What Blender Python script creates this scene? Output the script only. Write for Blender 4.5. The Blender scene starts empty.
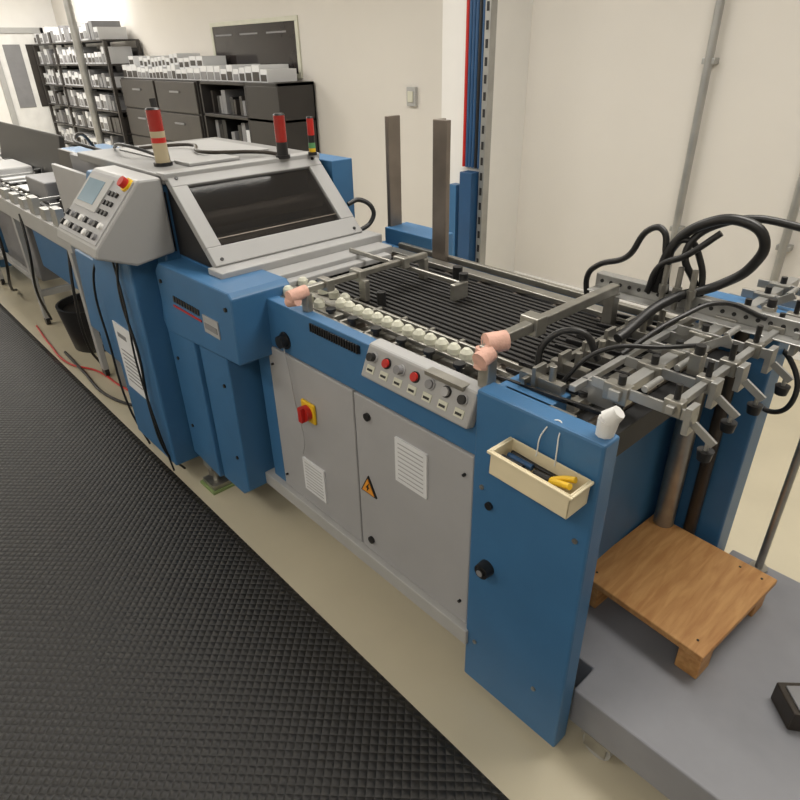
import bpy, bmesh, math, random
from mathutils import Vector, Matrix
random.seed(7)
S=bpy.context.scene
S.view_settings.view_transform='Standard'
S.view_settings.look='None'
COL=bpy.context.collection

# ---------------- materials ----------------
def mat(name,rgb,rough=.5,metal=0,noise=.06,nscale=8,bump=0,bscale=60,coat=0):
    m=bpy.data.materials.new(name); m.use_nodes=True; nt=m.node_tree; b=nt.nodes["Principled BSDF"]
    tc=nt.nodes.new("ShaderNodeTexCoord"); n=nt.nodes.new("ShaderNodeTexNoise"); n.inputs["Scale"].default_value=nscale; n.inputs["Detail"].default_value=4
    nt.links.new(tc.outputs["Object"],n.inputs["Vector"])
    r=nt.nodes.new("ShaderNodeValToRGB"); r.color_ramp.elements[0].position=.3; r.color_ramp.elements[1].position=.7
    a=[max(0,c*(1-noise)) for c in rgb]; c2=[min(1,c*(1+noise)) for c in rgb]
    r.color_ramp.elements[0].color=(*a,1); r.color_ramp.elements[1].color=(*c2,1)
    nt.links.new(n.outputs["Fac"],r.inputs[0]); nt.links.new(r.outputs[0],b.inputs["Base Color"])
    b.inputs["Roughness"].default_value=rough; b.inputs["Metallic"].default_value=metal
    if coat: b.inputs["Coat Weight"].default_value=coat
    if bump:
        n2=nt.nodes.new("ShaderNodeTexNoise"); n2.inputs["Scale"].default_value=bscale; nt.links.new(tc.outputs["Object"],n2.inputs["Vector"])
        bp=nt.nodes.new("ShaderNodeBump"); bp.inputs["Strength"].default_value=bump; bp.inputs["Distance"].default_value=.01
        nt.links.new(n2.outputs["Fac"],bp.inputs["Height"]); nt.links.new(bp.outputs[0],b.inputs["Normal"])
    return m
def emis(name,rgb,s):
    m=mat(name,rgb); b=m.node_tree.nodes["Principled BSDF"]; b.inputs["Emission Color"].default_value=(*rgb,1); b.inputs["Emission Strength"].default_value=s; return m
BLUE=mat("blue_paint",(.045,.15,.31),.42,noise=.05,bump=.05,bscale=200)
BLUED=mat("blue_paint_dark",(.02,.075,.18),.45)
GREY=mat("grey_paint",(.38,.38,.39),.45,noise=.03)
LGREY=mat("light_grey_paint",(.41,.41,.405),.45,noise=.03)
HOODG=mat("hood_grey_paint",(.36,.36,.36),.42,noise=.03)
TOPG=mat("top_cover_grey",(.22,.22,.22),.45,noise=.08)
MGREY=mat("mid_grey_paint",(.22,.22,.23),.5)
STEEL=mat("brushed_steel",(.36,.35,.32),.35,metal=.8,noise=.15,nscale=20)
STEELD=mat("stained_steel",(.22,.19,.165),.4,metal=.7,noise=.15,nscale=10)
ALU=mat("aluminium",(.40,.40,.39),.36,metal=.65,noise=.12)
BLACK=mat("black_plastic",(.012,.012,.013),.4)
BELT=mat("black_belt",(.013,.012,.012),.6)
DARK=mat("dark_interior",(.015,.015,.016),.6)
DBRN=mat("dark_oily_metal",(.05,.042,.035),.4,metal=.5,noise=.2)
CREAM=mat("cream_plastic",(.60,.60,.50),.45)
IVORY=mat("ivory_tray",(.74,.65,.45),.45)
PINK=mat("pink_foam",(.70,.42,.34),.8,noise=.12,nscale=30,bump=.3)
RED=mat("red_plastic",(.50,.02,.015),.3)
YEL=mat("yellow_plastic",(.8,.5,.02),.4)
GRN=mat("green_lens",(.1,.3,.12),.3)
WHITE=mat("white_plastic",(.75,.75,.74),.4)
PAPER=mat("paper",(.70,.71,.73),.7,noise=.02)
ORANGE=mat("orange_label",(.75,.3,.03),.5)
WALL=mat("wall_paint",(.70,.67,.625),.85,noise=.015,nscale=2,bump=.04,bscale=150)
WALLW=mat("white_wall_paint",(.80,.79,.77),.85,noise=.01)
CEIL=mat("ceiling_paint",(.8,.8,.78),.9,noise=.01)
FLOOR=mat("epoxy_floor",(.57,.515,.385),.28,noise=.05,nscale=3,bump=.02,bscale=30)
PLAT=mat("platform_paint",(.235,.24,.265),.45,noise=.10,nscale=6)
CABD=mat("cabinet_dark",(.03,.027,.026),.45)
CABD2=mat("cabinet_dark_front",(.042,.037,.034),.4)
GREENP=mat("green_pad",(.22,.30,.12),.6)
def wood():
    m=bpy.data.materials.new("plywood"); m.use_nodes=True; nt=m.node_tree; b=nt.nodes["Principled BSDF"]
    tc=nt.nodes.new("ShaderNodeTexCoord"); mp=nt.nodes.new("ShaderNodeMapping"); mp.inputs["Scale"].default_value=(30,4,30); mp.inputs["Rotation"].default_value=(0,0,.05)
    n=nt.nodes.new("ShaderNodeTexNoise"); n.inputs["Scale"].default_value=2.0; n.inputs["Detail"].default_value=8; n.inputs["Distortion"].default_value=.5
    r=nt.nodes.new("ShaderNodeValToRGB"); r.color_ramp.elements[0].color=(.42,.20,.065,1); r.color_ramp.elements[1].color=(.56,.305,.115,1)
    r.color_ramp.elements[0].position=.35; r.color_ramp.elements[1].position=.65
    nt.links.new(tc.outputs["Object"],mp.inputs[0]); nt.links.new(mp.outputs[0],n.inputs["Vector"]); nt.links.new(n.outputs["Fac"],r.inputs[0]); nt.links.new(r.outputs[0],b.inputs["Base Color"])
    b.inputs["Roughness"].default_value=.5; return m
WOOD=wood()
def matmat():
    m=bpy.data.materials.new("rubber_mat"); m.use_nodes=True; nt=m.node_tree; b=nt.nodes["Principled BSDF"]
    b.inputs["Base Color"].default_value=(.012,.0115,.0115,1); b.inputs["Roughness"].default_value=.5
    tc=nt.nodes.new("ShaderNodeTexCoord"); mp=nt.nodes.new("ShaderNodeMapping"); mp.inputs["Rotation"].default_value=(0,0,math.radians(45))
    sx=nt.nodes.new("ShaderNodeSeparateXYZ"); nt.links.new(tc.outputs["Object"],mp.inputs[0]); nt.links.new(mp.outputs[0],sx.inputs[0])
    def M(op,a,bv=None):
        n=nt.nodes.new("ShaderNodeMath"); n.operation=op
        for i,x in enumerate((a,bv)):
            if x is None: continue
            if isinstance(x,(int,float)): n.inputs[i].default_value=x
            else: nt.links.new(x,n.inputs[i])
        return n.outputs[0]
    k=math.pi/.022
    s1=M('SINE',M('MULTIPLY',sx.outputs[0],k)); s2=M('SINE',M('MULTIPLY',sx.outputs[1],k))
    h=M('POWER',M('ABSOLUTE',M('MULTIPLY',s1,s2)),.7)
    bp=nt.nodes.new("ShaderNodeBump"); bp.inputs["Strength"].default_value=.75; bp.inputs["Distance"].default_value=.006
    nt.links.new(h,bp.inputs["Height"]); nt.links.new(bp.outputs[0],b.inputs["Normal"]); return m
RUB=matmat()
def glass(name,rgb,a):
    m=bpy.data.materials.new(name); m.use_nodes=True; nt=m.node_tree; b=nt.nodes["Principled BSDF"]
    b.inputs["Base Color"].default_value=(*rgb,1); b.inputs["Roughness"].default_value=.06; b.inputs["Alpha"].default_value=a; return m
SMOKE=glass("smoked_acrylic",(.02,.018,.018),.55)

# ---------------- geometry helpers ----------------
V=Vector
def new_obj(name,bm,m,parent=None,bevel=0,smooth=False):
    me=bpy.data.meshes.new(name); bmesh.ops.recalc_face_normals(bm,faces=bm.faces); bm.to_mesh(me); bm.free()
    mats=m if isinstance(m,(list,tuple)) else [m]
    for x in mats: me.materials.append(x)
    o=bpy.data.objects.new(name,me); COL.objects.link(o)
    if smooth:
        for p in me.polygons: p.use_smooth=True
        e=o.modifiers.new("es",'EDGE_SPLIT'); e.split_angle=math.radians(40)
    if bevel:
        b=o.modifiers.new("bev",'BEVEL'); b.width=bevel; b.segments=2; b.limit_method='ANGLE'; b.angle_limit=math.radians(40)
    if parent:
        o.parent=parent; o.location=-parent.location
    return o
def empty(name,loc):
    o=bpy.data.objects.new(name,None); o.location=loc; o.empty_display_size=.1; COL.objects.link(o); return o
def abox(bm,x0,x1,y0,y1,z0,z1,mi=0):
    vs=[bm.verts.new((x,y,z)) for x in (x0,x1) for y in (y0,y1) for z in (z0,z1)]
    for f in ((0,1,3,2),(4,6,7,5),(0,4,5,1),(2,3,7,6),(0,2,6,4),(1,5,7,3)):
        fc=bm.faces.new([vs[i] for i in f]); fc.material_index=mi
def obox(bm,O,U,W,N,a,b,c,mi=0):
    O,U,W,N=V(O),V(U),V(W),V(N)
    vs=[bm.verts.new(O+U*x+W*y+N*z) for x in a for y in b for z in c]
    for f in ((0,1,3,2),(4,6,7,5),(0,4,5,1),(2,3,7,6),(0,2,6,4),(1,5,7,3)):
        fc=bm.faces.new([vs[i] for i in f]); fc.material_index=mi
def prism(bm,pts,axis,a,b,mi=0):
    def mk(p,t):
        if axis=='y': return (p[0],t,p[1])
        if axis=='x': return (t,p[0],p[1])
        return (p[0],p[1],t)
    A=[bm.verts.new(mk(p,a)) for p in pts]; B=[bm.verts.new(mk(p,b)) for p in pts]
    n=len(pts)
    for f in [bm.faces.new(A),bm.faces.new(B[::-1])]+[bm.faces.new((A[i],A[(i+1)%n],B[(i+1)%n],B[i])) for i in range(n)]: f.material_index=mi
def cyl(bm,p0,p1,r,r2=None,seg=16,mi=0):
    p0,p1=V(p0),V(p1); d=p1-p0; L=d.length; q=d.to_track_quat('Z','Y')
    M=Matrix.Translation((p0+p1)/2)@q.to_matrix().to_4x4()
    g=bmesh.ops.create_cone(bm,cap_ends=True,segments=seg,radius1=r,radius2=r if r2 is None else r2,depth=L,matrix=M)
    for v in g['verts']:
        for f in v.link_faces: f.material_index=mi
def box(parent,name,m,*d,bevel=.003):
    bm=bmesh.new(); abox(bm,*d); return new_obj(name,bm,m,parent,bevel)
def rod(parent,name,m,p0,p1,r,r2=None):
    bm=bmesh.new(); cyl(bm,p0,p1,r,r2); return new_obj(name,bm,m,parent,0,True)
def tube(parent,name,m,pts,r,cyc=False):
    c=bpy.data.curves.new(name,'CURVE'); c.dimensions='3D'; c.bevel_depth=r; c.bevel_resolution=3; c.resolution_u=8; c.use_fill_caps=True
    s=c.splines.new('BEZIER'); s.bezier_points.add(len(pts)-1)
    for bp,p in zip(s.bezier_points,pts):
        bp.co=p; bp.handle_left_type=bp.handle_right_type='AUTO'
    s.use_cyclic_u=cyc; c.materials.append(m)
    o=bpy.data.objects.new(name,c); COL.objects.link(o)
    if parent: o.parent=parent; o.location=-parent.location
    return o

# ---------------- room ----------------
box(None,"floor",FLOOR,-12.6,3,-2.6,4,-.1,0,bevel=0)
box(None,"ceiling",CEIL,-12.6,3,-2.6,4,2.9,3.0,bevel=0)
box(None,"wall_back",WALL,-12.5,3,3.85,3.97,0,2.9,bevel=0)
box(None,"wall_left",WALLW,-12.62,-12.5,-2.5,3.97,0,2.9,bevel=0)
box(None,"wall_right",WALL,3,3.12,-2.5,3.97,0,2.9,bevel=0)
box(None,"wall_front",WALL,-12.5,3,-2.62,-2.5,0,2.9,bevel=0)
box(None,"wall_pillar",WALLW,-3.40,-2.93,3.5,3.85,0,2.9,bevel=0)
box(None,"baseboard_back",WALLW,-2.92,3,3.835,3.85,0,.07)
w=empty("window_1",(-6.4,3.84,1.65))
bm=bmesh.new()
for d in ((-7.3,-5.6,3.835,3.85,1.86,1.90),(-7.3,-5.6,3.835,3.85,1.38,1.42),(-7.3,-7.25,3.835,3.85,1.42,1.86),(-5.65,-5.6,3.835,3.85,1.42,1.86)): abox(bm,*d)
new_obj("frame",bm,CREAM,w,.003)
GW=mat("dark_window_glass",(.03,.025,.025),.1); box(w,"pane",GW,-7.25,-5.65,3.842,3.849,1.42,1.86,bevel=0)
bm=bmesh.new(); [abox(bm,-7.2+i*.52,-6.85+i*.52,3.839,3.842,1.77,1.785) for i in range(3)]; new_obj("pane_strips",bm,MGREY,w)  # row of short grey strips across the upper pane
d=empty("door_1",(-12.48,3.2,0))
box(d,"leaf",WHITE,-12.5,-12.46,2.86,3.55,.0,1.95)
box(d,"frame",LGREY,-12.5,-12.44,2.78,2.86,0,2.03); box(d,"frame_2",LGREY,-12.5,-12.44,3.55,3.62,0,2.03); box(d,"frame_top",LGREY,-12.5,-12.44,2.78,3.62,1.95,2.03)
box(d,"pane",CABD2,-12.46,-12.45,3.28,3.48,.9,1.8); box(d,"pane_2",MGREY,-12.46,-12.45,2.95,3.2,.9,1.8)
LM=emis("light_diffuser",(1,.96,.89),4)
LP=[(-10.5,1.2,60),(-7.8,1.2,52),(-5.1,1.4,38),(-2.6,1.8,32),(-.2,1.9,40),(-10.5,3.0,55),(-8,-1.1,20),(-5,-1.1,17),(-2.2,-1.3,22),(.3,-1.2,21)]  # aisle fixtures at negative y are added fill, brightening the machine's front
for i,(x,y,en) in enumerate(LP):
    e=empty("ceiling_and_fill_light"+("" if i==0 else ".%03d"%i),(x,y,2.88))
    box(e,"housing",WHITE,x-.65,x+.65,y-.2,y+.2,2.86,2.9); box(e,"diffuser",LM,x-.6,x+.6,y-.16,y+.16,2.85,2.86,bevel=0)
    l=bpy.data.lights.new("lamp",'AREA'); l.shape='RECTANGLE'; l.size=1.5; l.size_y=.8; l.energy=en; l.color=(1,.955,.885)
    o=bpy.data.objects.new("lamp",l); o.parent=e; o.location=(0,0,-.06); COL.objects.link(o)

# pillar services
c=empty("strut_channel",(-2.96,3.46,0))
bm=bmesh.new(); abox(bm,-2.975,-2.93,3.44,3.45,0,2.9); abox(bm,-2.975,-2.97,3.45,3.5,0,2.9); abox(bm,-2.935,-2.93,3.45,3.5,0,2.9)
new_obj("channel",bm,ALU,c)
bm=bmesh.new(); [abox(bm,-2.962,-2.943,3.437,3.4405,.1+i*.1,.15+i*.1) for i in range(27)]; new_obj("slots",bm,DARK,c)
c=empty("cable_bundle",(-3.08,3.47,.87))
for i in range(6): rod(c,"cable_%d"%i,[RED,BLUED,BLUED,BLUED,BLACK,BLUED][i],(-3.15+i*.028,3.478,.87),(-3.15+i*.028,3.478,2.9),.0125)
c=empty("blue_conduit",(-3,3.4,0)); box(c,"conduit_body",BLUE,-3.22,-3.15,3.40,3.47,0,.75); box(c,"conduit_lid",BLUED,-3.10,-2.99,3.38,3.47,0,.85)
for nm,px in (("wall_pipe",-1.69),("wall_pipe.001",-1.08)):
    c=empty(nm,(px,3.8,0)); rod(c,"pipe",ALU,(px,3.8,0),(px,3.8,2.9),.022)
    for z in (.6,1.5,2.4): box(c,"clip",ALU,px-.035,px+.035,3.79,3.85,z,z+.03)
c=empty("wall_switch_box",(-4.06,3.84,1.27)); box(c,"housing",LGREY,-4.11,-4.01,3.82,3.85,1.2,1.34); box(c,"cover",CREAM,-4.09,-4.03,3.81,3.82,1.23,1.31)

bm=bmesh.new(); prism(bm,[(-.9,0.0005),(.74,.0005),(.71,.014),(-.87,.014)],'x',-11,1.2); new_obj("anti_fatigue_mat",bm,RUB)

# ---------------- MAIN MACHINE ----------------
F=empty("paper_folding_machine",(-1.6,1.2,0))
box(F,"front_rail",BLUE,-1.72,-.75,.91,.95,.785,.945)
box(F,"back_rail",BLUE,-1.9,-.62,1.60,1.64,.80,.93)
box(F,"cabinet_core",MGREY,-1.66,-.76,.925,1.6,.22,.80)
box(F,"cabinet_door_1",GREY,-1.655,-1.215,.908,.926,.225,.78,bevel=.004)
box(F,"cabinet_door_2",GREY,-1.209,-.765,.908,.926,.225,.78,bevel=.004)
box(F,"base_channel",LGREY,-1.98,-.75,.89,1.6,.17,.222)
box(F,"cabinet_pillar",BLUE,-1.735,-1.66,.912,1.0,.222,.80)
box(F,"cabinet_side_panel",MGREY,-1.95,-1.735,1.0,1.5,.222,.80)
box(F,"leg_front",BLUE,-.76,-.45,.90,.955,.04,.965,bevel=.006)
box(F,"leg_front_inner",BLUE,-.76,-.62,.955,1.05,.04,.95)
box(F,"end_panel",BLUE,-.66,-.62,1.0,1.66,.10,.90)
box(F,"leg_back",BLUE,-.66,-.42,1.66,1.76,.0,1.0,bevel=.006)
box(F,"leg_foot_a",BLACK,-.74,-.66,.93,1.0,0,.05); box(F,"leg_foot_b",BLACK,-.55,-.47,.925,.95,0,.05)
bm=bmesh.new()
for x,z in ((-.725,.20),(-.53,.2),(-.73,.72),(-.48,.72)): cyl(bm,(x,.901,z),(x,.896,z),.006)
new_obj("leg_screws",bm,STEEL,F,0,True)
bm=bmesh.new(); cyl(bm,(-.70,.90,.49),(-.70,.875,.49),.022,.02); cyl(bm,(-.70,.875,.49),(-.70,.870,.49),.013); new_obj("leg_knob",bm,BLACK,F,0,True)
rod(F,"leg_knob_cap",MGREY,(-.70,.871,.49),(-.70,.869,.49),.009)
rod(F,"leg_hole_plug",BLACK,(-.705,.901,.68),(-.705,.893,.68),.01)
bm=bmesh.new(); abox(bm,-1.475,-1.405,.898,.908,.585,.655); new_obj("isolator_plate",bm,YEL,F,.004)
bm=bmesh.new(); cyl(bm,(-1.44,.90,.62),(-1.44,.88,.62),.026); abox(bm,-1.449,-1.431,.868,.88,.595,.645); new_obj("isolator_knob",bm,RED,F,0,True)
for nm,x0,x1,z0,z1 in (("vent_1",-1.51,-1.39,.285,.415),("vent_2",-1.035,-.915,.575,.715)):
    bm=bmesh.new(); abox(bm,x0,x1,.902,.909,z0,z1,0)
    n=9
    for i in range(n):
        z=z0+.014+i*(z1-z0-.028)/(n-1)
        abox(bm,x0+.012,x1-.012,.9012,.9025,z-.0015,z+.0015,1)
    new_obj(nm,bm,[PAPER,GREY],F,0)
bm=bmesh.new(); prism(bm,[(-1.195,.455),(-1.125,.455),(-1.16,.52)],'y',.903,.909,0); prism(bm,[(-1.187,.460),(-1.133,.460),(-1.16,.510)],'y',.901,.904,1)
prism(bm,[(-1.163,.467),(-1.152,.482),(-1.158,.482),(-1.153,.498),(-1.167,.479),(-1.160,.479)],'y',.899,.902,0); new_obj("warning_sign",bm,[BLACK,ORANGE],F)
bm=bmesh.new()
for x,z in ((-1.15,.725),(-1.16,.275),(-1.63,.72),(-1.63,.28),(-.79,.72),(-.79,.3)): cyl(bm,(x,.91,z),(x,.90,z),.012 if x==-1.15 or x==-1.16 else .004)
new_obj("door_locks",bm,BLACK,F,0,True)
bm=bmesh.new(); cyl(bm,(-1.54,.91,.83),(-1.54,.885,.83),.022,.02); cyl(bm,(-1.54,.91,.83),(-1.54,.905,.83),.028); new_obj("rail_knob",bm,BLACK,F,0,True)
tube(F,"knob_wire",GREY,[(-1.53,.895,.81),(-1.51,.893,.72),(-1.50,.895,.62),(-1.47,.893,.5),(-1.49,.895,.44)],.002)
bm=bmesh.new(); prism(bm,[(.905,.860),(.877,.868),(.912,.95),(.95,.955)],'x',-1.135,-.765); new_obj("button_panel",bm,HOODG,F,.006)
Wd=V((0,.035,.082)).normalized(); N=V((0,-.082,.035)).normalized(); U=V((1,0,0)); PO=V((-1.135,.877,.868))
for i in range(7):
    a=.032+i*.051; P=PO+U*a+Wd*.060
    bm=bmesh.new(); cyl(bm,P,P+N*.004,.014,mi=0); cyl(bm,P+N*.004,P+N*(.018 if i in(0,2) else .010),.011,mi=1)
    new_obj("button_%d"%i,bm,[BLACK if i%2 else GREY,[BLACK,RED,MGREY,RED,MGREY,GREY,BLACK][i]],F,0,True)
    bm=bmesh.new(); obox(bm,PO+U*a+Wd*.028,U,Wd,N,(-.014,.014),(-.010,.010),(0,.002),0); obox(bm,PO+U*a+Wd*.028,U,Wd,N,(-.010,.009),(-.005,.001),(0.002,.003),1); new_obj("button_label_%d"%i,bm,[CREAM,BLACK],F)
bm=bmesh.new(); abox(bm,-1.39,-1.17,.905,.925,.908,.930)
for i in range(20): abox(bm,-1.388+i*.011,-1.383+i*.011,.901,.906,.908,.933)
new_obj("rail_louvre",bm,BLACK,F)
bm=bmesh.new(); abox(bm,-.92,-.8,.9,.93,.942,.952); new_obj("rail_strip",bm,STEEL,F)
# table
box(F,"table_bed",DARK,-1.9,-.5,.95,1.6,.84,.905)
bm=bmesh.new()
for i in range(17):
    y=1.13+i*.0225; abox(bm,-1.82,-.66,y,y+.012,.92,.932)
new_obj("feed_belts",bm,BELT,F,.002)
bm=bmesh.new()
for y in (.955,1.045,1.095): abox(bm,-1.7,-.62,y,y+.010,.925,.94)
abox(bm,-1.78,-.6,1.53,1.575,.925,.94); abox(bm,-1.78,-.6,1.60,1.62,.93,.95); abox(bm,-1.7,-.6,.95,1.12,.905,.915)
new_obj("guide_rails",bm,STEEL,F,.002)
box(F,"far_edge_tray",LGREY,-1.78,-.62,1.64,1.70,.88,.9)
bm=bmesh.new()
for i in range(9):
    x=-1.75+i*.15; cyl(bm,(x,.96,.912),(x,1.6,.912),.012)
new_obj("conveyor_rollers",bm,STEELD,F,0,True)
bm=bmesh.new(); abox(bm,-1.45,-.82,1.0,1.04,.94,.952); abox(bm,-1.7,-1.35,.965,1.0,.93,.945); abox(bm,-1.7,-1.35,1.02,1.04,.93,.945,0)
for i in range(10): abox(bm,-1.66+i*.11,-1.65+i*.11,.95,1.12,.915,.94)
new_obj("marble_rail",bm,STEEL,F,.002)
bm=bmesh.new()
for i in range(14):
    x=-1.39+i*.041; cyl(bm,(x,1.02,.95),(x,1.02,.966),.0165); cyl(bm,(x,1.02,.966),(x,1.02,.976),.0165,.008)
for i in range(5):
    x=-1.67+i*.055
    for dx,y in ((0,.985),(.02,1.065)): cyl(bm,(x+dx,y,.943),(x+dx,y,.96),.0165); cyl(bm,(x+dx,y,.96),(x+dx,y,.968),.0165,.009)
new_obj("marble_caps",bm,CREAM,F,0,True)
bm=bmesh.new()
for i in range(6):
    x=-1.38+i*.1; cyl(bm,(x,.975,.935),(x,.975,.952),.009); cyl(bm,(x,.975,.952),(x,.975,.960),.015)
new_obj("thumb_screws",bm,BLACK,F,0,True)
# cross bars
bm=bmesh.new(); abox(bm,-1.455,-1.435,.92,1.42,1.0,1.018); abox(bm,-1.46,-1.43,1.40,1.42,.93,1.0); abox(bm,-1.46,-1.43,.93,.95,.93,1.0); abox(bm,-1.75,-1.2,1.335,1.345,.975,.99)
for y in (1.0,1.12,1.3): abox(bm,-1.475,-1.42,y,y+.025,.99,1.025)
abox(bm,-1.43,-1.40,1.12,1.14,.935,1.0); abox(bm,-1.22,-1.2,1.3,1.36,.94,.99)
new_obj("guide_bridge",bm,STEEL,F,.003)
bm=bmesh.new(); cyl(bm,(-1.445,.88,1.0),(-1.445,.94,1.005),.019,seg=10); cyl(bm,(-1.465,.89,.98),(-1.43,.90,.99),.016,seg=10); new_obj("foam_wrap_a",bm,PINK,F,.006,True)
bm=bmesh.new(); cyl(bm,(-1.36,1.15,.93),(-1.36,1.15,.97),.014); cyl(bm,(-1.3,1.42,.93),(-1.3,1.42,1.0),.016); cyl(bm,(-1.22,1.36,.95),(-1.22,1.36,1.01),.014); new_obj("clamp_knobs",bm,BLACK,F,0,True)
bm=bmesh.new(); abox(bm,-.795,-.77,.95,1.47,1.03,1.055); abox(bm,-.80,-.77,1.45,1.48,.93,1.03); abox(bm,-.785,-.755,.93,.96,.94,1.05); abox(bm,-.81,-.76,1.1,1.14,1.02,1.065); new_obj("end_bridge",bm,STEEL,F,.003)
bm=bmesh.new(); cyl(bm,(-.78,.945,1.05),(-.76,.99,1.05),.023,seg=10); cyl(bm,(-.765,.91,1.025),(-.765,.945,1.035),.020,seg=10); cyl(bm,(-.775,.93,1.0),(-.775,.935,1.045),.018,seg=10); new_obj("foam_wrap_b",bm,PINK,F,.006,True)

# side gearbox cover block
bm=bmesh.new(); prism(bm,[(-2.17,.94),(-2.13,.975),(-1.64,.985),(-1.62,.97),(-1.63,.75),(-2.17,.71)],'y',.79,1.0); new_obj("side_cover",bm,BLUE,F,.006)
bm=bmesh.new(); prism(bm,[(-2.2,.15),(-2.2,.74),(-1.98,.74),(-1.98,.13)],'y',.80,1.0); new_obj("side_body_1",bm,BLUE,F,.005)
bm=bmesh.new(); prism(bm,[(-1.975,.13),(-1.975,.76),(-1.77,.77),(-1.77,.17),(-1.82,.13)],'y',.815,1.05); new_obj("side_body_2",bm,BLUE,F,.005)
bm=bmesh.new()
for i in range(10): obox(bm,(-2.05+i*.020,.789,.865),(1,0,0),(.2,0,1),(0,-1,0),(0,.013),(-.010,.012),(0,.002),0)
new_obj("nameplate_marks",bm,DBRN,F)
bm=bmesh.new(); abox(bm,-2.06,-1.85,.7875,.79,.835,.842); new_obj("nameplate_underline",bm,RED,F)
box(F,"data_label",GREY,-1.83,-1.73,.786,.79,.81,.87,bevel=0); box(F,"data_label_text",MGREY,-1.82,-1.74,.784,.787,.825,.845,bevel=0)
bm=bmesh.new()
for x,z in ((-2.15,.3),(-2.15,.6),(-1.82,.3),(-1.82,.6),(-2.13,.91),(-1.66,.93)): cyl(bm,(x,.80 if x<-1.9 or z>.9 else .816,z),(x,.784 if z>.9 else (.795 if x<-1.9 else .81),z),.007)
new_obj("side_screws",bm,DBRN,F,0,True)
bm=bmesh.new()
for x,y in ((-2.12,.84),(-1.85,1.4),(-.95,1.4),(-2.5,1.3)): cyl(bm,(x,y,.015),(x,y,.2),.014,mi=0); cyl(bm,(x,y,.06),(x,y,.09),.028,seg=6,mi=0); abox(bm,x-.035,x+.035,y-.03,y+.03,.10,.145,0); abox(bm,x-.05,x+.05,y-.04,y+.04,.012,.03,0); abox(bm,x-.06,x+.06,y-.05,y+.05,0,.012,1)
new_obj("levelling_feet",bm,[STEEL,GREENP],F)
# tower body
bm=bmesh.new(); prism(bm,[(.72,.10),(.72,1.02),(.78,1.23),(1.5,1.23),(1.5,.10)],'x',-2.62,-2.22); new_obj("tower_body",bm,BLUE,F,.008)
bm=bmesh.new(); prism(bm,[(.80,.74),(.83,1.0),(.86,1.22),(1.5,1.22),(1.5,.12),(.9,.12)],'x',-2.22,-2.14); new_obj("tower_side",bm,BLUE,F,.006)
box(F,"main_body",BLUE,-2.14,-1.90,.88,1.5,.2,.99)
bm=bmesh.new(); abox(bm,-2.95,-2.12,.86,1.5,1.225,1.258); new_obj("top_cover",bm,TOPG,F,.006)
bm=bmesh.new(); abox(bm,-2.16,-2.10,.86,1.49,1.24,1.263); new_obj("top_cover_lip",bm,HOODG,F,.004)
bm=bmesh.new(); abox(bm,-2.85,-2.35,1.0,1.42,1.258,1.264); abox(bm,-2.32,-2.2,1.0,1.2,1.258,1.27); new_obj("top_cover_plate",bm,HOODG,F,.003)
box(F,"rear_blue_cover",BLUE,-2.28,-2.04,1.5,1.60,.3,1.235)
box(F,"rear_motor_box",BLUE,-1.88,-1.62,1.62,1.74,.6,.99)
box(F,"body_left",BLUE,-3.35,-2.62,.86,1.5,.22,1.02); box(F,"body_left_grey",GREY,-3.3,-2.62,.84,.86,.85,1.18)
box(F,"body_left_upper",MGREY,-3.2,-2.62,.9,1.5,1.02,1.225)
bm=bmesh.new(); prism(bm,[(.84,.42),(.84,.86),(.76,.86),(.74,.5)],'x',-3.0,-2.63); new_obj("body_left_guard",bm,BLUE,F,.006)
bm=bmesh.new(); 
for x in (-3.3,-2.7):
    for y in (.9,1.45): abox(bm,x-.02,x+.02,y-.02,y+.02,0,.22)
new_obj("body_left_legs",bm,LGREY,F)
# hood
s=V((-.27,0,.255)); L=s.length; s.normalize(); n=V((.255,0,.27)).normalized(); ya,yb=.87,1.48
bm=bmesh.new(); prism(bm,[(-1.87,.985),(-2.12,1.225),(-2.14,1.225),(-2.14,.985)],'y',ya+.01,ya+.03); prism(bm,[(-1.87,.985),(-2.12,1.225),(-2.14,1.225),(-2.14,.985)],'y',yb-.03,yb-.01)
abox(bm,-2.16,-2.14,ya+.01,yb-.01,.985,1.225); new_obj("hood_sides",bm,DARK,F)
bm=bmesh.new(); O=V((-1.85,0,1.0)); U=V((0,1,0))
obox(bm,O,U,s,n,(ya,yb),(0,.07),(-.02,.008)); obox(bm,O,U,s,n,(ya,yb),(L-.055,L),(-.02,.008)); obox(bm,O,U,s,n,(ya,ya+.055),(.07,L-.055),(-.02,.008)); obox(bm,O,U,s,n,(yb-.06,yb),(.07,L-.055),(-.02,.008))
new_obj("hood_frame",bm,HOODG,F,.003)
bm=bmesh.new()
for a,b in ((ya+.03,.02),(yb-.03,.02),(ya+.03,L-.025),(yb-.03,L-.025)):
    P=O+U*a+s*b; cyl(bm,P+n*.007,P+n*.011,.006)
new_obj("hood_screws",bm,BLACK,F)
bm=bmesh.new(); obox(bm,O,U,s,n,(ya+.05,yb-.055),(.065,L-.05),(-.008,-.003)); new_obj("hood_window",bm,SMOKE,F)
bm=bmesh.new(); obox(bm,O,U,s,n,(ya+.055,yb-.06),(.10,.103),(-.002,0)); new_obj("hood_window_line",bm,STEELD,F)
bm=bmesh.new(); cyl(bm,(-1.98,.9,1.03),(-1.98,1.46,1.03),.03); cyl(bm,(-2.07,.9,1.1),(-2.07,1.46,1.1),.03); cyl(bm,(-2.07,.9,1.02),(-2.07,1.46,1.02),.02); new_obj("fold_rollers",bm,STEELD,F,0,True)
box(F,"hood_base",DARK,-2.14,-1.86,.89,1.46,.985,.992,bevel=0)
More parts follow.
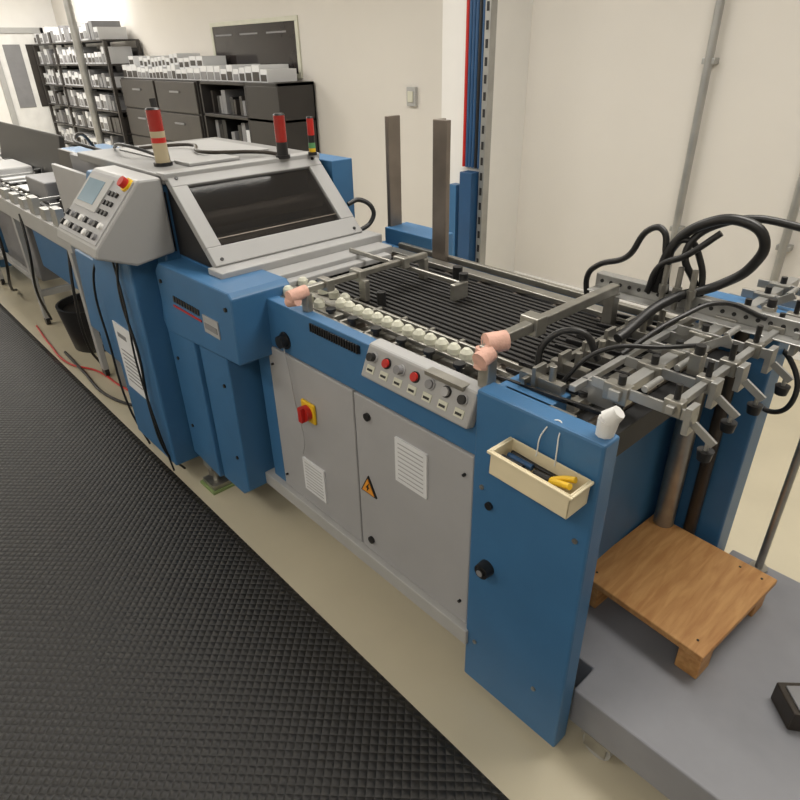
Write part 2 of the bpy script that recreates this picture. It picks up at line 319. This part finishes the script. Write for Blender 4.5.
bm=bmesh.new(); abox(bm,-1.87,-1.78,.85,1.52,.955,1.0); abox(bm,-1.78,-1.70,.93,1.5,.945,.975); abox(bm,-1.70,-1.66,.93,1.46,.94,.96); new_obj("infeed_plate",bm,HOODG,F,.004)
tube(F,"hood_handle",BLACK,[(-1.90,1.5,.99),(-1.90,1.57,1.02),(-1.90,1.58,1.06),(-1.93,1.54,1.1),(-1.94,1.49,1.09)],.009)
bm=bmesh.new(); obox(bm,(0,.868,0),(1,0,0),(0,0,1),(0,-1,0),(-2.2,-2.13),(1.0,1.2),(0,.002)); new_obj("side_gap",bm,DARK,F)
# console
bm=bmesh.new(); prism(bm,[(.60,1.06),(.59,1.03),(.72,.98),(.86,1.0),(.86,1.25),(.78,1.25)],'x',-2.52,-2.12); new_obj("console_body",bm,HOODG,F,.008)
cs=V((0,.18,.19)); CL=cs.length; cs.normalize(); cn=V((0,-.19,.18)).normalized(); CO=V((-2.52,.6,1.06)); U=V((1,0,0))
bm=bmesh.new(); obox(bm,CO,U,cs,cn,(.015,.385),(.01,CL-.01),(.0,.004)); new_obj("console_plate",bm,GREY,F,.002)
bm=bmesh.new(); obox(bm,CO,U,cs,cn,(.03,.25),(.11,.235),(.004,.009),0); obox(bm,CO,U,cs,cn,(.05,.20),(.13,.22),(.009,.0105),1); new_obj("console_screen",bm,[LGREY,mat("screen",(.20,.30,.38),.2)],F)
bm=bmesh.new(); 
for j in range(2):
    for i in range(8):
        P=CO+U*(.04+i*.045)+cs*(.035+j*.04); cyl(bm,P+cn*.004,P+cn*.015,.011,mi=(i+2*j)%4)
new_obj("console_buttons",bm,[BLACK,WHITE,BLACK,MGREY],F,0,True)
bm=bmesh.new()
for i in range(3):
    for j in range(3): P=CO+U*(.275+i*.03)+cs*(.12+j*.035); cyl(bm,P+cn*.004,P+cn*.012,.009)
new_obj("console_keys",bm,BLACK,F,0,True)
P=CO+U*.36+cs*.235; bm=bmesh.new(); cyl(bm,P,P+cn*.012,.024,mi=1); cyl(bm,P+cn*.012,P+cn*.03,.018,mi=0); new_obj("emergency_stop",bm,[RED,YEL],F,0,True)
tube(F,"console_cable_a",BLACK,[(-2.3,.72,1.0),(-2.32,.70,.85),(-2.28,.70,.6),(-2.31,.70,.35),(-2.27,.71,.15),(-2.30,.78,.02)],.005)
tube(F,"console_cable_b",BLACK,[(-2.38,.72,1.0),(-2.30,.70,.8),(-2.33,.70,.55),(-2.28,.70,.3),(-2.26,.72,.06)],.004)
tube(F,"console_cable_c",BLACK,[(-2.5,.75,1.0),(-2.68,.72,.8),(-2.7,.72,.5),(-2.66,.72,.2),(-2.6,.75,.02)],.005)
bm=bmesh.new(); abox(bm,-2.56,-2.35,.716,.7195,.36,.66); o=new_obj("notice_sheet",bm,PAPER,F)
bm=bmesh.new(); abox(bm,-2.53,-2.44,.715,.7165,.60,.62)
for i in range(8): abox(bm,-2.53,-2.39,.715,.7165,.40+i*.02,.405+i*.02)
new_obj("notice_text",bm,MGREY,F)
def beacon(nm,x,y,z,r,h,cols):
    bm=bmesh.new(); zz=z; cyl(bm,(x,y,zz),(x,y,zz+.012),r*1.3,mi=0); zz+=.012
    k=1; ms=[BLACK]
    for m_,f in cols: cyl(bm,(x,y,zz),(x,y,zz+h*f),r,mi=k); zz+=h*f; ms.append(m_); k+=1
    cyl(bm,(x,y,zz),(x,y,zz+.006),r*1.05,r*.8,mi=0)
    new_obj(nm,bm,ms,F,0,True)
REDD=mat("red_lens",(.33,.02,.015),.2); CRD=mat("beige_label",(.45,.38,.25),.5)
beacon("signal_light_a",-2.3,.95,1.258,.025,.17,[(CRD,.38),(RED,.1),(CRD,.12),(REDD,.40)])
rod(F,"signal_light_a_antenna",BLACK,(-2.33,.98,1.258),(-2.36,.98,1.47),.012)
beacon("signal_light_b",-2.11,1.33,1.258,.021,.15,[(BLACK,.3),(REDD,.6)])
beacon("signal_light_c",-2.09,1.45,1.258,.013,.13,[(YEL,.1),(GRN,.15),(BLACK,.2),(RED,.45)])
tube(F,"top_cable",DBRN,[(-2.75,1.05,1.27),(-2.6,1.2,1.28),(-2.4,1.15,1.275),(-2.2,1.3,1.275),(-2.12,1.33,1.27)],.007)
tube(F,"top_cable_b",BLACK,[(-2.9,1.0,1.265),(-2.65,.95,1.30),(-2.45,1.0,1.27),(-2.33,.96,1.265)],.006)
# upright bars
bm=bmesh.new(); abox(bm,-1.885,-1.865,1.64,1.70,.85,1.39); abox(bm,-1.575,-1.51,1.58,1.60,.90,1.40); abox(bm,-1.575,-1.56,1.60,1.63,.9,1.40)
new_obj("stacker_uprights",bm,STEELD,F,.002)
box(F,"upright_bracket",STEEL,-1.88,-1.47,1.64,1.66,.88,.93)
# delivery mechanism
rod(F,"lift_column",STEEL,(-.57,1.60,.2),(-.57,1.60,1.02),.03)
rod(F,"lift_screw",DBRN,(-.50,1.63,.2),(-.50,1.63,1.02),.018)
bm=bmesh.new(); abox(bm,-.86,-.30,1.50,1.53,1.02,1.06); abox(bm,-.86,-.30,1.46,1.50,1.02,1.024)
abox(bm,-.515,-.49,1.0,1.95,1.0,1.022); abox(bm,-.40,-.385,1.0,1.95,1.015,1.032); abox(bm,-.62,-.3,1.60,1.64,.99,1.015); abox(bm,-.60,-.585,1.0,1.62,.985,1.0)
new_obj("gripper_beams",bm,ALU,F,.002)
bm=bmesh.new()
for i in range(20): cyl(bm,(-.84+i*.027,1.498,1.042),(-.84+i*.027,1.502,1.042),.005)
new_obj("beam_holes",bm,DARK,F)
rnd=random.Random(3)
ba=bmesh.new(); bb=bmesh.new(); bc=bmesh.new()
for i in range(8):
    y=1.02+i*.118+rnd.uniform(-.012,.012); o=rnd.uniform(0,.03); k=i%3; xe=-.36+rnd.uniform(-.02,.02)
    abox(ba,-.56,xe,y,y+.006,1.0+o*.4,1.022+o*.4)
    abox(ba,xe,xe+.012,y-.012,y+.022,.985,1.04)
    obox(ba,(xe+.01,y,1.0),V((.8,0,-.5)).normalized(),(0,1,0),V((.5,0,.8)).normalized(),(0,.05),(0,.006),(0,.016))
    abox(bc,-.53,-.478,y-.006,y+.02,.992,1.03)
    abox(bc,-.41,-.375,y-.004,y+.02,1.008,1.04)
    cyl(bb,(-.50,y+.009,1.03),(-.50,y+.009,1.048),.008); cyl(bb,(-.392,y+.01,1.04),(-.392,y+.01,1.06+o*.6),.006)
    cyl(bb,(xe+.045,y+.004,.945),(xe+.045,y+.004,.965),.012,.015)
    cyl(ba,(xe+.045,y+.004,.96),(xe+.045,y+.004,.99),.004)
    cyl(ba,(-.45,y,1.04),(-.45,y+.06,1.04),.007)
    if k==0: abox(ba,-.60,-.52,y+.03,y+.036,.95,1.0); cyl(bb,(-.59,y+.03,.93),(-.59,y+.03,.97),.010)
    if k==1: abox(bc,-.44,-.415,y+.02,y+.045,1.025,1.07); cyl(bb,(-.425,y+.03,1.07),(-.425,y+.03,1.088),.010)
    if k==2: obox(ba,(-.47,y+.03,1.02),V((.7,0,.5)).normalized(),(0,1,0),V((-.5,0,.7)).normalized(),(0,.08),(0,.005),(0,.018))
new_obj("gripper_arms",ba,ALU,F,.001); new_obj("gripper_fittings",bb,BLACK,F,0,True); new_obj("gripper_clamps",bc,STEEL,F,.002)
bm=bmesh.new()
for i in range(12):
    y=1.0+i*.048; obox(bm,(-.80,y,.94),V((1,0,.06)).normalized(),(0,1,0),(0,0,1),(0,.3),(0,.008),(0,.010))
new_obj("delivery_fingers",bm,BLACK,F,.001)
bm=bmesh.new()
for i in range(6): abox(bm,-.74+.015*i,-.63,1.02+i*.095,1.04+i*.095,.95,.975); cyl(bm,(-.66,1.03+i*.095,.97),(-.66,1.03+i*.095,1.01),.008); abox(bm,-.70,-.69,1.01+i*.095,1.05+i*.095,.95,1.0)
abox(bm,-.74,-.56,.96,.98,.93,.95); abox(bm,-.6,-.58,1.0,1.6,.94,.96); abox(bm,-.72,-.71,1.0,1.58,.955,.97)
new_obj("delivery_brackets",bm,STEEL,F,.001)
hs=[([(-.72,1.06,.95),(-.72,1.08,1.03),(-.66,1.12,1.06),(-.62,1.14,1.0)],.008),
([(-.88,1.5,.98),(-.885,1.5,1.05),(-.86,1.5,1.08),(-.78,1.5,1.12),(-.73,1.5,1.20),(-.70,1.5,1.205),(-.68,1.5,1.15),(-.66,1.5,1.05)],.008),
([(-.69,1.5,1.05),(-.665,1.5,1.17),(-.60,1.5,1.235),(-.52,1.51,1.25),(-.475,1.52,1.22),(-.49,1.54,1.15),(-.55,1.54,1.09),(-.62,1.45,1.06),(-.64,1.25,1.01)],.012),
([(-.6,1.52,1.08),(-.63,1.5,1.17),(-.57,1.55,1.235),(-.42,1.6,1.235),(-.30,1.65,1.19),(-.15,1.7,1.1)],.009),
([(-.66,1.5,1.05),(-.67,1.5,1.12),(-.64,1.5,1.19),(-.60,1.52,1.14),(-.58,1.52,1.04)],.008),
([(-.70,1.48,1.05),(-.68,1.48,1.12),(-.62,1.48,1.16),(-.56,1.5,1.22)],.008),
([(-.48,1.72,.92),(-.40,1.72,.88),(-.36,1.70,.78),(-.40,1.70,.73),(-.46,1.7,.76)],.007),
([(-.6,1.2,1.0),(-.55,1.35,1.06),(-.5,1.45,1.08),(-.42,1.5,1.05)],.006),
([(-.66,1.05,.95),(-.60,1.1,1.04),(-.5,1.2,1.05),(-.45,1.3,1.04)],.005)]
for i,(p,r) in enumerate(hs): tube(F,"air_hose_%d"%i,BLACK,p,r)
bm=bmesh.new()
for i in range(3): cyl(bm,(-.66+i*.035,1.48,1.02),(-.66+i*.035,1.48,1.13),.007); cyl(bm,(-.66+i*.035,1.48,1.06),(-.66+i*.035,1.48,1.08),.011,seg=6)
new_obj("hose_couplings",bm,STEEL,F,0,True)
bm=bmesh.new(); cyl(bm,(-.475,.935,.95),(-.47,.935,1.0),.016,.02,seg=9); cyl(bm,(-.47,.935,1.0),(-.455,.94,1.02),.02,.014,seg=9); new_obj("plastic_wrap",bm,WHITE,F,.005,True)

# ---------------- tray ----------------
T=empty("storage_tray",(-.56,.86,.83))
bm=bmesh.new()
x0,x1,y0,y1,z0,z1=-.655,-.465,.825,.895,.832,.89; t=.004
abox(bm,x0,x1,y0,y1,z0,z0+t)
for a in ((x0,x0+t,y0,y1),(x1-t,x1,y0,y1),(x0,x1,y0,y0+t),(x0,x1,y1-t,y1)): abox(bm,*a,z0,z1)
abox(bm,x0-.006,x1+.006,y0-.006,y0,z1-.007,z1); abox(bm,x0-.006,x0,y0,y1,z1-.007,z1); abox(bm,x1,x1+.006,y0,y1,z1-.007,z1)
new_obj("bin",bm,IVORY,T,.002)
tube(T,"hanging_tie",WHITE,[(-.59,.89,.88),(-.585,.895,.94),(-.565,.915,.966),(-.55,.895,.94),(-.545,.89,.88)],.0015)
T.rotation_euler=(0,math.radians(2.5),math.radians(0))
K=empty("pliers",(-.52,.86,.86))
tube(K,"handle_a",YEL,[(-.478,.845,.888),(-.50,.85,.88),(-.53,.86,.865)],.0065); tube(K,"handle_b",YEL,[(-.482,.87,.888),(-.505,.868,.88),(-.53,.86,.867)],.0065); tube(K,"jaws",BLACK,[(-.53,.86,.867),(-.57,.865,.862)],.008)
K=empty("screwdriver",(-.58,.86,.86)); tube(K,"handle",BLACK,[(-.64,.845,.872),(-.59,.85,.868)],.009); tube(K,"shaft",STEEL,[(-.59,.85,.868),(-.51,.835,.862)],.0025)
K=empty("hex_key_set",(-.6,.87,.86)); tube(K,"key_a",BLACK,[(-.64,.88,.87),(-.57,.88,.865),(-.53,.882,.862)],.005); tube(K,"key_b",BLUED,[(-.64,.868,.868),(-.58,.87,.866)],.007)

# ---------------- lift platform ----------------
Q=empty("lift_platform",(0,1.3,0))
bm=bmesh.new(); prism(bm,[(-.46,.97),(1.1,.97),(1.1,1.76),(-.40,1.76),(-.40,1.645),(-.60,1.645),(-.60,1.06),(-.46,1.06)],'z',.08,.2); new_obj("deck",bm,PLAT,Q,.005)
for i,(x,y) in enumerate(((-.38,1.0),(-.36,1.68),(.9,1.0),(.9,1.68))):
    bm=bmesh.new(); cyl(bm,(x,y-.015,.04),(x,y+.015,.04),.04); new_obj("wheel_%d"%i,bm,LGREY,Q,.004,True)
    bm=bmesh.new(); abox(bm,x-.03,x+.03,y-.025,y-.02,.03,.085); abox(bm,x-.03,x+.03,y+.02,y+.025,.03,.085); abox(bm,x-.04,x+.04,y-.03,y+.035,.075,.082); new_obj("fork_%d"%i,bm,STEEL,Q)
G=empty("wooden_pallet",(-.43,1.4,.2))
def rp(x,y):
    a=math.radians(-3); cx,cy=-.435,1.41; return (cx+x*math.cos(a)-y*math.sin(a),cy+x*math.sin(a)+y*math.cos(a))
bm=bmesh.new(); prism(bm,[rp(*p) for p in ((-.185,-.19),(.185,-.2),(.19,.2),(-.185,.2))],'z',.28,.3); new_obj("top_board",bm,WOOD,G,.003)
bm=bmesh.new()
for a,b in ((-.18,-.12),(.12,.18)):
    for c_,d_ in ((-.185,-.12),(.12,.185)): prism(bm,[rp(*p) for p in ((a,c_),(b,c_),(b,d_),(a,d_))],'z',.2,.28)
new_obj("feet",bm,WOOD,G,.003)
bm=bmesh.new()
for a,b in ((-.15,-.155),(.15,-.16),(-.15,.16),(.16,.17),(.1,.17)): x,y=rp(a,b); cyl(bm,(x,y,.3),(x,y,.3012),.0035)
new_obj("screws",bm,DBRN,G)
H=empty("metal_block",(-.05,1.3,.2)); bm=bmesh.new(); prism(bm,[(-.12,1.30),(-.06,1.24),(.02,1.30),(-.04,1.38)],'z',.2,.26); new_obj("block",bm,DBRN,H,.004)
bm=bmesh.new(); prism(bm,[(-.10,1.30),(-.055,1.255),(.0,1.30),(-.04,1.36)],'z',.26,.266); new_obj("cap",bm,MGREY,H,.002)
Pp=empty("steel_guide_pole",(-.31,1.72,.2)); rod(Pp,"pole",STEEL,(-.31,1.72,.2),(-.31,1.72,.99),.011); rod(Pp,"pole_base",STEEL,(-.31,1.72,.2),(-.31,1.72,.215),.025)

# ---------------- left side: delivery section ----------------
C=empty("delivery_conveyor",(-4.8,1.2,0))
bm=bmesh.new(); abox(bm,-7.2,-3.4,.85,.88,.74,.84); abox(bm,-7.2,-3.4,1.45,1.48,.74,.84)
for x in (-7.1,-5.8,-4.6,-3.5):
    for y in (.86,1.44): abox(bm,x-.025,x+.025,y,y+.03,.05,.78)
    abox(bm,x-.02,x+.02,.87,1.46,.2,.24)
abox(bm,-7.1,-4.6,.87,.9,.3,.34)
new_obj("frame",bm,LGREY,C,.003)
box(C,"table_surface",LGREY,-7.15,-3.42,.88,1.45,.80,.835)
box(C,"lower_cabinet_a",BLUE,-7.2,-5.85,.90,1.42,.12,.72,bevel=.01); box(C,"lower_cabinet_b",MGREY,-5.6,-4.75,.95,1.42,.25,.72,bevel=.01)
box(C,"lower_cabinet_c",BLUE,-4.5,-3.6,.93,1.42,.42,.74,bevel=.01)
box(C,"upper_unit_a",MGREY,-4.5,-4.1,.98,1.4,.86,.98,bevel=.01); box(C,"upper_unit_b",LGREY,-5.7,-5.2,.95,1.2,.86,.94,bevel=.01)
bm=bmesh.new(); 
for i in range(18): x=-6.1+i*.11; cyl(bm,(x,.88,.85),(x,1.45,.85),.016)
new_obj("rollers",bm,STEEL,C,0,True)
bm=bmesh.new(); [abox(bm,-7.1,-3.5,.93+i*.09,.95+i*.09,.868,.874) for i in range(6)]; new_obj("belts",bm,BELT,C)
bm=bmesh.new(); rn=random.Random(5)
for i in range(16):
    x=-6.8+i*.21; y=rn.uniform(.86,1.1); abox(bm,x,x+.1,.86,.90,.84,.89+rn.uniform(0,.05)); abox(bm,x+.03,x+.045,y,y+.3,.90,.915)
new_obj("guides",bm,ALU,C,.002)
bm=bmesh.new()
for i in range(12): x=-6.5+i*.25; y=rn.uniform(.9,1.3); cyl(bm,(x,y,.88),(x,y,.94),.022); abox(bm,x+.08,x+.17,y,y+.1,.875,.9)
new_obj("knobs",bm,BLACK,C)
bm=bmesh.new(); [abox(bm,-6+i*.4,-5.75+i*.4,.98,1.25,.875,.882) for i in range(5)]; new_obj("paper_sheets",bm,PAPER,C)
bm=bmesh.new(); 
for x in (-7.1,-5.8,-4.6,-3.5):
    for y in (.875,1.455): cyl(bm,(x,y-.012,.03),(x,y+.012,.03),.03)
new_obj("casters",bm,BLACK,C)
box(C,"control_box",BLUE,-4.05,-3.7,1.1,1.35,.86,1.16,bevel=.01); 
bm=bmesh.new(); prism(bm,[(1.06,.95),(1.1,.95),(1.1,1.16),(1.08,1.16)],'x',-4.03,-3.72); new_obj("control_box_panel",bm,CABD2,C,.003)
bm=bmesh.new(); abox(bm,-5.55,-5.45,.84,.87,.5,.6); abox(bm,-6.3,-6.1,.87,.9,.35,.5); new_obj("red_boxes",bm,RED,C,.005)
tube(C,"cable_a",BLACK,[(-3.75,1.2,1.16),(-3.6,1.1,1.26),(-3.4,1.0,1.25),(-3.2,1.05,1.22)],.008)
tube(C,"cable_b",BLACK,[(-3.6,.9,.8),(-3.55,.84,.5),(-3.6,.85,.15),(-3.66,.9,.02)],.008)
tube(C,"cable_c",BLACK,[(-4.3,.85,.80),(-4.25,.83,.6),(-4.4,.83,.3),(-4.6,.9,.03)],.008)
tube(C,"cable_d",BLACK,[(-5.2,.85,.8),(-5.0,.82,.45),(-5.3,.84,.1),(-5.5,.9,.02)],.010)
M_=empty("monitor",(-5.3,1.25,.88)); bm=bmesh.new(); prism(bm,[(1.20,.9),(1.24,.9),(1.28,1.17),(1.25,1.18)],'x',-6.1,-4.55); new_obj("screen",bm,BLACK,M_,.01); box(M_,"stand",BLACK,-5.4,-5.2,1.22,1.38,.883,1.0)
Bn=empty("waste_bin",(-3.95,1.0,0))
bm=bmesh.new(); 
R=[(0,.0,.17),(0,.28,.21),(0,.28,.195),(0,.02,.158)]
segs=28; rings=[]
for _,z,r in R: rings.append([bm.verts.new((-4.02+r*math.cos(2*math.pi*k/segs),1.04+r*math.sin(2*math.pi*k/segs),z)) for k in range(segs)])
for a,b in zip(rings,rings[1:]):
    for k in range(segs): bm.faces.new((a[k],a[(k+1)%segs],b[(k+1)%segs],b[k]))
bm.faces.new(rings[0]); bm.faces.new(rings[-1]); new_obj("tub",bm,BLACK,Bn,0,True)
bm=bmesh.new(); cyl(bm,(-4.02,1.04,.022),(-4.02,1.04,.24),.158,.19); new_obj("waste",bm,DBRN,Bn)
tube(None,"red_floor_cable",RED,[(-4.6,.80,.01),(-4.2,.77,.01),(-3.8,.77,.01),(-3.6,.85,.01),(-3.3,.88,.01),(-3.0,.93,.01)],.006)
tube(None,"power_cable",BLACK,[(-4.0,.80,.012),(-3.65,.79,.012),(-3.2,.79,.012),(-2.8,.95,.012)],.008)
# ---------------- cabinets & shelves ----------------
A=empty("filing_cabinet",(-8,3.6,0))
for j,(xa,xb) in enumerate(((-9.1,-8.05),(-8.03,-6.98))):
    box(A,"carcass_%d"%j,CABD,xa,xb,3.42,3.83,0,1.36)
    for i in range(4):
        z=.04+i*.33; box(A,"drawer_%d_%d"%(j,i),CABD2,xa+.02,xb-.02,3.395,3.42,z,z+.315,bevel=.006); box(A,"handle_%d_%d"%(j,i),MGREY,(xa+xb)/2-.12,(xa+xb)/2+.12,3.38,3.395,z+.2,z+.22)
A=empty("bookcase",(-6.2,3.6,0))
bm=bmesh.new(); 
for dd in ((-6.93,-6.9,3.42,3.83,0,1.36),(-5.43,-5.4,3.42,3.83,0,1.36),(-6.93,-5.4,3.81,3.83,0,1.36),(-6.0,-5.97,3.42,3.83,0,1.36)): abox(bm,*dd)
for z in (0.05,.4,.72,1.02,1.33): abox(bm,-6.93,-5.4,3.42,3.83,z,z+.03)
abox(bm,-5.97,-5.42,3.42,3.44,0,1.33)
new_obj("carcass",bm,CABD,A,.004)
bm=bmesh.new()
for z in (.08,.43,.75,1.05):
    x=-6.85
    while x<-6.15:
        wd=random.uniform(.04,.1); abox(bm,x,x+wd*.9,3.5,3.78,z,z+random.uniform(.12,.24),random.randint(0,3)); x+=wd+random.choice((0,0,.08))
new_obj("binders",bm,[PAPER,CABD2,MGREY,BLACK],A)
A=empty("storage_boxes",(-7.5,3.6,1.36))
bm=bmesh.new(); x=-9.05
while x<-5.6:
    wd=random.uniform(.09,.17); top=1.3605
    h=random.uniform(.10,.15); abox(bm,x,x+wd-.012,3.45,3.78,top,top+h,0); abox(bm,x+.01,x+wd-.022,3.445,3.45,top+.01,top+h*.6,random.choice((1,2,2)))
    if random.random()<.65 and x<-6.9: abox(bm,x,x+wd-.015,3.5,3.78,top+h,top+h+.11,0); abox(bm,x+.02,x+wd-.03,3.495,3.5,top+h+.02,top+h+.07,2)
    x+=wd
new_obj("boxes",bm,[PAPER,MGREY,CABD2],A,.002)
A=empty("shelving_unit",(-10.7,3.6,0))
bm=bmesh.new()
for x in (-12.3,-11.3,-10.3,-9.25):
    for y in (3.35,3.78): abox(bm,x-.02,x+.02,y,y+.04,0,1.78)
for i in range(7): abox(bm,-12.3,-9.25,3.35,3.82,.1+i*.28,.115+i*.28)
abox(bm,-12.3,-9.25,3.81,3.82,0,1.7)
new_obj("rack",bm,CABD2,A)
bm=bmesh.new()
for i in range(7):
    x=-12.25; z=.12+i*.28
    while x<-9.45:
        wd=random.uniform(.08,.16); h=random.uniform(.12,.22); k=random.choice((0,0,0,1,2)); abox(bm,x,x+wd*.9,3.38,3.75,z,z+h,k)
        if k==0: abox(bm,x+.01,x+wd*.8,3.375,3.38,z+.02,z+h*.6,random.choice((1,2)))
        x+=wd+random.choice((0,.02,.05))
new_obj("boxes",bm,[PAPER,MGREY,CABD2],A)
A=empty("support_post",(-9.6,3.15,0)); rod(A,"post",ALU,(-9.6,3.15,0),(-9.6,3.15,2.9),.05); box(A,"base_plate",ALU,-9.7,-9.5,3.05,3.25,0,.02)

# ---------------- camera ----------------
X=V((.6746,.3509,-.6494)).normalized();Yv=V((.7378,-.3446,.5805)); Yv=(Yv-X*Yv.dot(X)).normalized(); Zv=X.cross(Yv)
if Zv.dot(V((-.0198,-.871,-.491)))<0: Zv=-Zv
right=V((X[0],Yv[0],Zv[0])); down=V((X[1],Yv[1],Zv[1])); fwd=V((X[2],Yv[2],Zv[2]))
cd=bpy.data.cameras.new("camera"); cam=bpy.data.objects.new("camera",cd); COL.objects.link(cam)
R3=Matrix((right,-down,-fwd)).transposed()
cam.matrix_world=Matrix.Translation((0,0,1.6))@R3.to_4x4()
cd.sensor_width=36; cd.lens=620/800*36; cd.clip_start=.02
S.camera=cam
wd=bpy.data.worlds.new("world"); S.world=wd; wd.use_nodes=True; wd.node_tree.nodes["Background"].inputs[0].default_value=(.9,.95,1,1); wd.node_tree.nodes["Background"].inputs[1].default_value=.3
